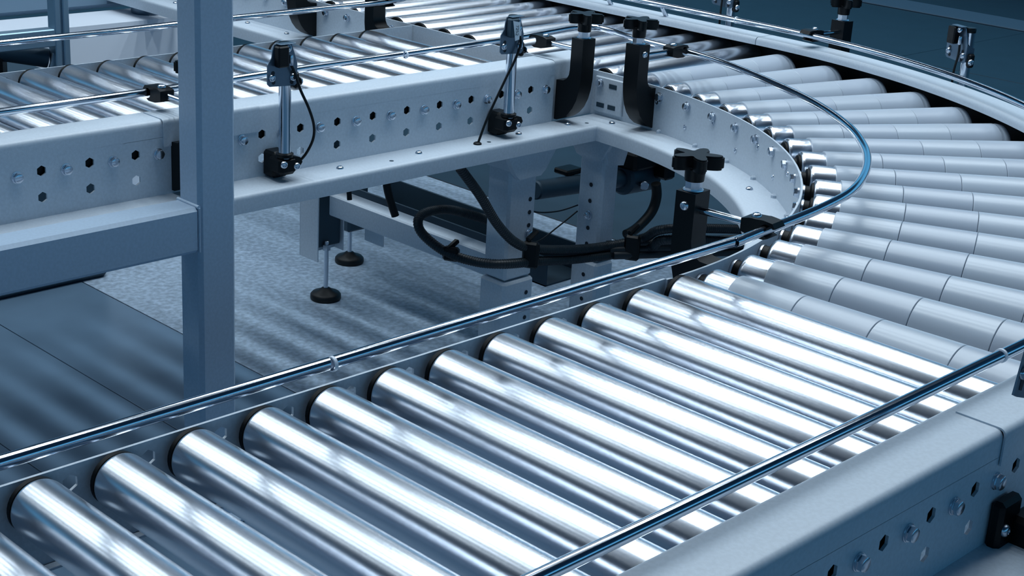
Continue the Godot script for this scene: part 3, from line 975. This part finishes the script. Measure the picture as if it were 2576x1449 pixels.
func sensors() -> void:
	sensor("black sensor on a steel rod beside the square post, standing on the branch conveyor", Vector3(0.832, 0, ZB), Vector3.BACK, false,
		[Vector3(-0.0035, 0.12, 0.062), Vector3(0.004, 0.105, 0.063), Vector3(0.012, 0.08, 0.066), Vector3(0.028, 0.05, 0.066), Vector3(0.043, 0.02, 0.06), Vector3(0.048, -0.005, 0.052), Vector3(0.044, -0.03, 0.04), Vector3(0.037, -0.045, 0.03)])
	sensor("labelled sensor on a steel rod near the corner end of the branch conveyor", Vector3(1.322, 0, ZB), Vector3.BACK, true,
		[Vector3(-0.0035, 0.12, 0.062), Vector3(0.0, 0.105, 0.063), Vector3(-0.012, 0.08, 0.064), Vector3(-0.03, 0.045, 0.06), Vector3(-0.058, -0.02, 0.05), Vector3(-0.075, -0.068, 0.045)])
	org = Vector3.ZERO
	var g := thing("cable_grommet", "small black cable grommet on the pale angle below the labelled sensor", "grommet", Vector3(1.247, -0.067, ZB + 0.045))
	nb(); lathe(Transform3D(Basis.IDENTITY, Vector3(1.247, -0.067, ZB + 0.045)), [Vector2(0.0075, 0), Vector2(0.007, 0.0025), Vector2(0.0045, 0.004), Vector2(0.003, 0.004), Vector2(0.0028, 0.001), Vector2(0, 0.001)], 20)
	part("collar", M.rubber, g)
	var d := Vector3(cos(deg_to_rad(26)), 0, sin(deg_to_rad(26)))
	sensor("sensor on a steel rod outside the curve at the right of the picture", polar(1.302, 20.0, 0), Vector3(cos(deg_to_rad(20)), 0, sin(deg_to_rad(20))), false,
		[Vector3(-0.0035, 0.12, 0.062), Vector3(-0.002, 0.09, 0.062), Vector3(-0.01, 0.05, 0.06), Vector3(-0.016, -0.03, 0.05)], -0.01, true)
	sensor("sensor on a steel rod at the top edge, beyond the outer guide rail", Vector3(2.102, 0, -0.95), Vector3.RIGHT, false,
		[Vector3(-0.0035, 0.12, 0.062), Vector3(-0.012, 0.09, 0.062), Vector3(-0.014, -0.03, 0.06)], -0.01, true)
	# the sensor cut by the right edge of the picture, on the outer channel of the near conveyor
	var t := thing("sensor_post", "slotted sensor plate on a post cut by the right edge of the picture", "sensor", Vector3(0.62, -0.056, 0.5), "sensors on steel rods")
	nb(); rod(Vector3(0.672, -0.06, 0.545), Vector3(0.672, 0.16, 0.545), 0.0095, 24)
	part("rod", M.chrome, t)
	nb()
	prism(Transform3D(Basis.IDENTITY, Vector3(0.6, 0, 0.52)), [Vector2(-0.006, 0.1), Vector2(0.0, 0.097), Vector2(0.035, 0.085), Vector2(0.035, 0.15), Vector2(0.008, 0.148), Vector2(0.003, 0.14)], 0.002)
	part("bracket_plate", M.plate_steel, t)
	nb()
	prism(Transform3D(Basis.IDENTITY, Vector3(0.602, 0, 0.522)), [Vector2(0.0, 0.103), Vector2(0.005, 0.101), Vector2(0.008, 0.112), Vector2(0.009, 0.12), Vector2(0.013, 0.131), Vector2(0.009, 0.134), Vector2(0.003, 0.124), Vector2(0.001, 0.112)], 0.0004)
	part("slot", M.ink, t)
	bolt(t, Vector3(0.6045, 0.118, 0.5222), Vector3.BACK, "zinc", dome_mesh, "screw")
	nb()
	cbox(Transform3D(Basis.IDENTITY, Vector3(0.653, -0.055, 0.5075)), Vector3(0.038, 0.066, 0.014), 0.004)
	cbox(Transform3D(Basis.IDENTITY, Vector3(0.678, -0.06, 0.532)), Vector3(0.044, 0.04, 0.05), 0.005)
	lathe(Transform3D(Basis.IDENTITY, Vector3(0.672, 0, 0.545)), [Vector2(0.0095, -0.032), Vector2(0.0145, -0.031), Vector2(0.015, -0.025), Vector2(0.0098, -0.023)], 24)
	part("foot_clamp", M.black, t)
	bolt(t, Vector3(0.643, -0.05, 0.5145), Vector3.BACK, "zinc", dome_mesh, "screw")

# ------------------------------------------------------------------ legs
func foot(t: Node3D, x: float, z: float, top: float) -> void:
	nb(); lathe(Transform3D(Basis.IDENTITY, Vector3(x, FLOOR, z)), [Vector2(0, 0), Vector2(0.031, 0), Vector2(0.033, 0.003), Vector2(0.0325, 0.011), Vector2(0.029, 0.015), Vector2(0.016, 0.019), Vector2(0.009, 0.025), Vector2(0, 0.025)], 36)
	part("foot_pad", M.rubber, t)
	nb(); rod(Vector3(x, FLOOR + 0.02, z), Vector3(x, top, z), 0.005, 14)
	prism(Transform3D(Basis(Vector3(1, 0, 0), Vector3(0, 0, -1), Vector3(0, 1, 0)), Vector3(x, top - 0.02, z)), hexagon(0.009), 0.012)
	part("foot_screw", M.zinc, t)

func square_tube(lo: Vector3, hi: Vector3) -> void:
	box(lo, hi, 0.005)

func legs() -> void:
	# near leg of the branch conveyor
	var t := thing("support_leg", "square support leg under the branch conveyor, left of the two legs at the corner", "support leg", Vector3(1.37, FLOOR, -0.83), "square support legs")
	nb(); square_tube(Vector3(1.333, -0.34, -0.858), Vector3(1.405, -0.10, -0.80))
	part("upper_tube", M.paint, t)
	nb(); square_tube(Vector3(1.329, FLOOR + 0.06, -0.862), Vector3(1.408, -0.342, -0.796))
	part("lower_tube", M.paint, t)
	nb()
	prism(Transform3D(Basis.IDENTITY, Vector3(0, 0, -0.7995)), [Vector2(1.312, -0.097), Vector2(1.438, -0.097), Vector2(1.412, -0.134), Vector2(1.40, -0.144), Vector2(1.345, -0.144), Vector2(1.334, -0.134)], 0.012)
	prism(Transform3D(Basis.IDENTITY, Vector3(0, 0, -0.858)), [Vector2(1.322, -0.097), Vector2(1.43, -0.097), Vector2(1.406, -0.13), Vector2(1.332, -0.13)], 0.058)
	part("gusset", M.paint, t)
	for y in [-0.19, -0.215, -0.24, -0.272, -0.30, -0.37, -0.42]:
		nb(); lathe(axis_frame(Vector3(1.388, y, -0.7995 if y > -0.34 else -0.7955), Vector3.BACK), [Vector2(0.0042, 0), Vector2(0.0042, 0.0004), Vector2(0, 0.0004)], 14)
		part("hole", M.ink, t)
	bolt(t, Vector3(1.388, -0.256, -0.80), Vector3.BACK)
	foot(t, 1.369, -0.829, FLOOR + 0.075)
	# leg of the curve at the corner, turned the other way
	t = thing("support_leg", "square support leg right under the frame corner, with a row of holes", "support leg", Vector3(1.577, FLOOR, -0.8), "square support legs")
	nb(); square_tube(Vector3(1.555, -0.34, -0.833), Vector3(1.600, -0.10, -0.772))
	part("upper_tube", M.paint, t)
	nb(); square_tube(Vector3(1.552, FLOOR + 0.06, -0.836), Vector3(1.603, -0.342, -0.769))
	part("lower_tube", M.paint, t)
	nb()
	prism(Transform3D(Basis(Vector3.BACK, Vector3.UP, Vector3.LEFT), Vector3(1.5555, 0, 0)), [Vector2(-0.862, -0.097), Vector2(-0.75, -0.097), Vector2(-0.772, -0.134), Vector2(-0.80, -0.144), Vector2(-0.835, -0.134)], 0.010)
	prism(Transform3D(Basis.IDENTITY, Vector3(0, 0, -0.772)), [Vector2(1.546, -0.097), Vector2(1.62, -0.097), Vector2(1.60, -0.15), Vector2(1.556, -0.144)], 0.010)
	part("gusset", M.paint, t)
	for y in [-0.19, -0.222, -0.276, -0.308, -0.37, -0.42]:
		nb(); lathe(axis_frame(Vector3(1.5545 if y > -0.34 else 1.5515, y, -0.80), Vector3.LEFT), [Vector2(0.0042, 0), Vector2(0.0042, 0.0004), Vector2(0, 0.0004)], 14)
		part("hole", M.ink, t)
	bolt(t, Vector3(1.5545, -0.25, -0.80), Vector3.LEFT)
	foot(t, 1.577, -0.802, FLOOR + 0.075)
	# far leg of the branch conveyor on its round rubber feet
	t = thing("support_leg", "far support leg of the branch conveyor on a round black rubber foot", "support leg", Vector3(1.373, FLOOR, -1.366), "square support legs")
	nb()
	box(Vector3(1.325, FLOOR + 0.10, -1.395), Vector3(1.328, -0.10, -1.335), 0.001)
	box(Vector3(1.325, FLOOR + 0.10, -1.397), Vector3(1.420, -0.10, -1.394), 0.001)
	box(Vector3(1.417, FLOOR + 0.10, -1.395), Vector3(1.420, -0.10, -1.365), 0.001)
	part("channel_post", M.paint, t)
	nb(); box(Vector3(1.34, FLOOR + 0.115, -1.393), Vector3(1.415, -0.1, -1.372), 0.002)
	part("inner_post", M.dark_metal, t)
	foot(t, 1.373, -1.366, FLOOR + 0.13)
	nb(); box(Vector3(1.352, -0.352, -1.335), Vector3(1.395, -0.306, -0.862), 0.003)
	part("cross_tube", M.paint, t)
	nb(); box(Vector3(1.42, -0.41, -1.30), Vector3(1.425, -0.33, -1.24), 0.002)
	part("tie_plate", M.paint, t)
	t = thing("support_leg", "dark support leg with a round rubber foot behind the far branch leg", "support leg", Vector3(1.566, FLOOR, -1.521), "square support legs")
	nb(); square_tube(Vector3(1.542, FLOOR + 0.08, -1.545), Vector3(1.60, -0.09, -1.497))
	part("tube", M.dark_metal, t)
	foot(t, 1.566, -1.521, FLOOR + 0.1)

func welded_frame() -> void:
	var t := thing("welded_stand", "tall square steel post with a welded horizontal beam before the branch conveyor", "steel frame", Vector3(0.635, FLOOR, -0.72))
	nb(); cbox(Transform3D(Basis.IDENTITY, Vector3(0.6365, 0.55, -0.726)), Vector3(0.063, 2.2, 0.053), 0.006)
	part("post", M.frame_paint, t)
	nb(); cbox(Transform3D(Basis.IDENTITY, Vector3(0.056, -0.0775, -0.726)), Vector3(1.10, 0.067, 0.053), 0.005)
	part("beam", M.frame_paint, t)
	nb()
	tube([Vector3(0.6045, -0.044, -0.7), Vector3(0.6045, -0.044, -0.752)], 0.003, 8)
	tube([Vector3(0.6045, -0.045, -0.6995), Vector3(0.6045, -0.11, -0.6995)], 0.0018, 8)
	part("weld_seam", M.frame_paint, t)
	nb(); box(Vector3(0.585, FLOOR, -0.775), Vector3(0.688, FLOOR + 0.008, -0.675), 0.002)
	part("base_plate", M.frame_paint, t)

func under_curve() -> void:
	# cable conduits
	var t := thing("conduit", "dark ribbed conduit dropping from the branch conveyor and passing the two corner legs", "conduit", Vector3(1.35, -0.27, -0.78), "dark conduits under the curve")
	var pts := [pz(1158, 424, -0.80)]
	for p in [[1208, 492, -0.79], [1250, 562, -0.785], [1297, 610, -0.772], [1350, 626, -0.762], [1451, 627, -0.755], [1539, 617, -0.745], [1620, 598, -0.70], [1705, 574, -0.62]]:
		pts.append(pz(p[0], p[1], p[2]))
	pts.append(Vector3(1.9, -0.27, -0.5))
	nb(); ribbed(smooth(pts, 10), 0.0085)
	part("hose", M.hose, t)
	t = thing("conduit", "lower dark ribbed conduit looping left below the cross tube", "conduit", Vector3(1.3, -0.33, -0.9), "dark conduits under the curve")
	pts = []
	for p in [[1290, 585, -0.95], [1244, 560, -0.95], [1185, 540, -0.955], [1126, 527, -0.955], [1075, 533, -0.95], [1052, 553, -0.94], [1063, 588, -0.92], [1120, 633, -0.87], [1191, 657, -0.82], [1262, 664, -0.775], [1350, 657, -0.76], [1451, 651, -0.755], [1569, 636, -0.735], [1640, 620, -0.69], [1705, 601, -0.62]]:
		pts.append(pz(p[0], p[1], p[2]))
	pts.append(Vector3(1.9, -0.3, -0.5))
	nb(); ribbed(smooth(pts, 10), 0.0085)
	part("hose", M.hose, t)
	t = thing("cable_bundle", "bundle of dark cables behind the two conduits at the right", "cable", Vector3(1.7, -0.29, -0.62))
	for k in 3:
		nb(); tube(smooth([Vector3(1.56, -0.315 + k * 0.008, -0.735 - k * 0.01), Vector3(1.66, -0.31 + k * 0.012, -0.66), Vector3(1.78, -0.30 + k * 0.014, -0.56), Vector3(1.92, -0.27 + k * 0.014, -0.44)], 6), 0.008, 10)
		part("cable", M.hose, t)
	var n := 0
	for p in [pz(1135, 638, -0.86), pz(1335, 640, -0.758), pz(1590, 622, -0.715)]:
		var w := thing("cable_clip", ["black clip on the lower conduit left of the legs", "black clip joining the two conduits in front of the left corner leg", "black clip round the conduits to the right of the corner legs"][n], "clip", p, "black conduit clips")
		n += 1
		nb(); cbox(Transform3D(Basis(Vector3.UP, 0.5), p), Vector3(0.016, 0.05 if n > 1 else 0.026, 0.03), 0.004)
		part("band", M.black, w)
		nb(); cbox(Transform3D(Basis(Vector3(0, 0, 1), 0.5), p + Vector3(0.006, 0.034 if n > 1 else 0.014, -0.004)), Vector3(0.03, 0.009, 0.012), 0.003)
		part("tail", M.black, w)
	# drive motor
	t = thing("drive_motor", "dark drive motor with gearbox hanging below the curve", "motor", Vector3(1.78, -0.2, -0.8))
	nb(); rod(pz(1345, 478, -1.0), pz(1575, 446, -1.0), 0.02, 28, 0.003)
	part("housing", M.dark_metal, t)
	nb(); rod(pz(1560, 448, -1.0), pz(1635, 434, -1.0), 0.037, 32, 0.006)
	part("gearbox", M.dark_metal, t)
	nb(); cbox(Transform3D(Basis.IDENTITY, pz(1610, 395, -0.98)), Vector3(0.10, 0.04, 0.06), 0.006)
	cbox(Transform3D(Basis.IDENTITY, pz(1672, 420, -0.95)), Vector3(0.035, 0.05, 0.04), 0.006)
	part("mounting_block", M.black, t)
	nb(); cbox(Transform3D(Basis.IDENTITY, pz(1430, 428, -1.02)), Vector3(0.05, 0.012, 0.04), 0.003)
	part("terminal_cover", M.black, t)
	nb(); rod(pz(1618, 466, -0.96), pz(1622, 467, -0.94), 0.009, 20)
	part("shaft_cover", M.zinc, t)
	t = thing("drive_belt", "black drive belt loop hanging under the curve right of the corner legs", "belt", pz(1640, 520, -0.93))
	var loop := [pz(1650, 462, -0.93), pz(1652, 490, -0.93), pz(1645, 520, -0.93), pz(1630, 545, -0.93), pz(1600, 575, -0.93), pz(1575, 590, -0.93)]
	nb(); tube(smooth(loop, 6), 0.011, 12)
	part("belt", M.rubber, t)
	# cable tray and drop wires
	t = thing("cable_tray", "dark sheet metal cable tray below the branch conveyor beyond the cross tube", "tray", Vector3(1.55, -0.38, -1.1))
	nb()
	box(Vector3(1.50, -0.40, -1.45), Vector3(1.62, -0.396, -0.85), 0.001)
	box(Vector3(1.50, -0.40, -1.45), Vector3(1.504, -0.34, -0.85), 0.001)
	box(Vector3(1.616, -0.40, -1.45), Vector3(1.62, -0.34, -0.85), 0.001)
	part("trough", M.dark_metal, t)
	n = 0
	for p in [[Vector3(1.30, -0.07, -1.1), Vector3(1.30, -0.15, -1.1), Vector3(1.295, -0.22, -1.09), Vector3(1.31, -0.28, -1.08)], [Vector3(1.22, -0.07, -1.12), Vector3(1.22, -0.16, -1.12), Vector3(1.22, -0.24, -1.11)], [Vector3(1.45, -0.09, -0.95), Vector3(1.46, -0.2, -0.94), Vector3(1.47, -0.3, -0.93)]]:
		var w := thing("drop_cable", ["thick black cable hanging below the branch conveyor, left of the ribbed loop", "thin black cable hanging furthest left below the branch conveyor", "black cable hanging between the two corner legs"][n], "cable", p[0], "black cables below the branch conveyor")
		nb(); tube(smooth(p, 6), [0.008, 0.005, 0.007][n], 10)
		part("cable", M.rubber, w)
		n += 1
	t = thing("thin_wire", "thin grey wire sagging between the two corner legs", "wire", Vector3(1.48, -0.3, -0.84))
	nb(); tube(smooth([Vector3(1.405, -0.215, -0.84), Vector3(1.45, -0.236, -0.84), Vector3(1.51, -0.245, -0.84), Vector3(1.555, -0.238, -0.83)], 8), 0.0015, 8)
	part("wire", M.hose, t)
	t = thing("thin_wire", "thin grey wire rising to the right between the two corner legs", "wire", Vector3(1.48, -0.33, -0.84))
	nb(); tube(smooth([Vector3(1.405, -0.292, -0.84), Vector3(1.46, -0.296, -0.84), Vector3(1.51, -0.278, -0.84), Vector3(1.555, -0.25, -0.83)], 8), 0.0015, 8)
	part("wire", M.hose, t)

func ribbed(pts: Array, r: float) -> void:
	tube(pts, r, 14)
	var acc := 0.0
	for i in range(1, pts.size()):
		var a: Vector3 = pts[i - 1]
		var b: Vector3 = pts[i]
		var l := a.distance_to(b)
		while acc < l:
			var p := a.lerp(b, acc / l)
			lathe(axis_frame(p - (b - a).normalized() * 0.001, b - a), [Vector2(r - 0.0005, 0), Vector2(r + 0.0007, 0.0005), Vector2(r + 0.0007, 0.0015), Vector2(r - 0.0005, 0.002)], 12)
			acc += 0.0045
		acc -= l

func background() -> void:
	# white machine base behind the branch conveyor
	var t := thing("machine_plinth", "large white sheet metal machine base behind the branch conveyor", "machine base", Vector3(1.45, FLOOR, -2.5))
	nb()
	prism(Transform3D(Basis(Vector3.RIGHT, Vector3.UP, Vector3.BACK), Vector3(0, 0, -2.46)), [Vector2(1.05, FLOOR), Vector2(1.70, FLOOR), Vector2(1.70, -0.16), Vector2(1.665, -0.12), Vector2(1.05, -0.12)], 0.16)
	part("body", M.white_paint, t)
	t = thing("machine_column", "chrome column on a round flange on top of the white machine base", "column", Vector3(1.62, -0.12, -2.385))
	nb(); lathe(Transform3D(Basis.IDENTITY, Vector3(1.60, -0.12, -2.385)), [Vector2(0, 0), Vector2(0.042, 0), Vector2(0.044, 0.004), Vector2(0.044, 0.016), Vector2(0.04, 0.02), Vector2(0, 0.02)], 32)
	part("flange", M.plate_steel, t)
	nb(); rod(Vector3(1.592, -0.1, -2.385), Vector3(1.592, 0.3, -2.385), 0.018)
	part("rod", M.chrome, t)
	nb(); box(Vector3(1.615, -0.1, -2.40), Vector3(1.645, 0.3, -2.37), 0.003)
	part("rail", M.black, t)
	# dark machine with an aluminium profile stand
	t = thing("machine_table", "dark machine table at the upper left behind the branch conveyor", "machine", Vector3(0.75, FLOOR, -1.9))
	nb(); box(Vector3(0.1, FLOOR, -2.25), Vector3(1.085, -0.135, -1.75), 0.01)
	part("body", M.dark_metal, t)
	nb(); cbox(Transform3D(Basis.IDENTITY, Vector3(0.86, -0.09, -1.9)), Vector3(0.14, 0.09, 0.12), 0.02)
	part("motor_block", M.black, t)
	nb(); rod(Vector3(0.9, -0.055, -1.86), Vector3(1.0, -0.075, -1.82), 0.02, 20)
	part("pipe", M.dark_metal, t)
	t = thing("profile_stand", "aluminium profile upright on a flat foot with a crossbar, upper left", "stand", Vector3(1.02, -0.135, -1.8))
	nb()
	for k in 2:
		box(Vector3(1.0 + k * 0.019, -0.13, -1.815), Vector3(1.014 + k * 0.019, 0.4, -1.785), 0.002)
	box(Vector3(1.004, -0.13, -1.81), Vector3(1.03, 0.4, -1.792), 0.001)
	part("upright", M.aluminium, t)
	nb()
	for k in 2:
		box(Vector3(0.6, -0.045 + k * 0.02, -1.815), Vector3(1.0, -0.029 + k * 0.02, -1.785), 0.002)
	box(Vector3(0.6, -0.04, -1.81), Vector3(1.0, -0.012, -1.79), 0.001)
	part("crossbar", M.aluminium, t)
	nb(); box(Vector3(0.96, -0.1352, -1.84), Vector3(1.075, -0.126, -1.76), 0.002)
	part("foot_plate", M.dark_metal, t)
	nb(); prism(Transform3D(Basis.IDENTITY, Vector3(0, 0, -1.80)), [Vector2(0.975, -0.126), Vector2(1.0, -0.126), Vector2(1.0, -0.06)], 0.005)
	part("gusset", M.aluminium, t)
	nb(); rod(Vector3(0.985, -0.126, -1.775), Vector3(0.985, -0.085, -1.775), 0.008, 14)
	part("bolt", M.zinc, t)
	t = thing("machine_cover", "grey machine panel hanging behind the white machine base at the top left", "panel", Vector3(1.5, -0.1, -2.9))
	nb(); box(Vector3(0.9, -0.115, -2.56), Vector3(1.72, 0.5, -2.47), 0.01)
	part("sheet", M.cover_paint, t)
	# reflected sheen drawn as a paler strip across the shaded floor, upper right
	t = thing("floor_sheen", "paler strip painted as a sheen on the shaded floor at the upper right", "floor strip", Vector3(6.3, FLOOR, -2.6))
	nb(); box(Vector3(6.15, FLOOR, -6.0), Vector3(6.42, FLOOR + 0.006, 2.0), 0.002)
	part("strip", M.sheen_paint, t)
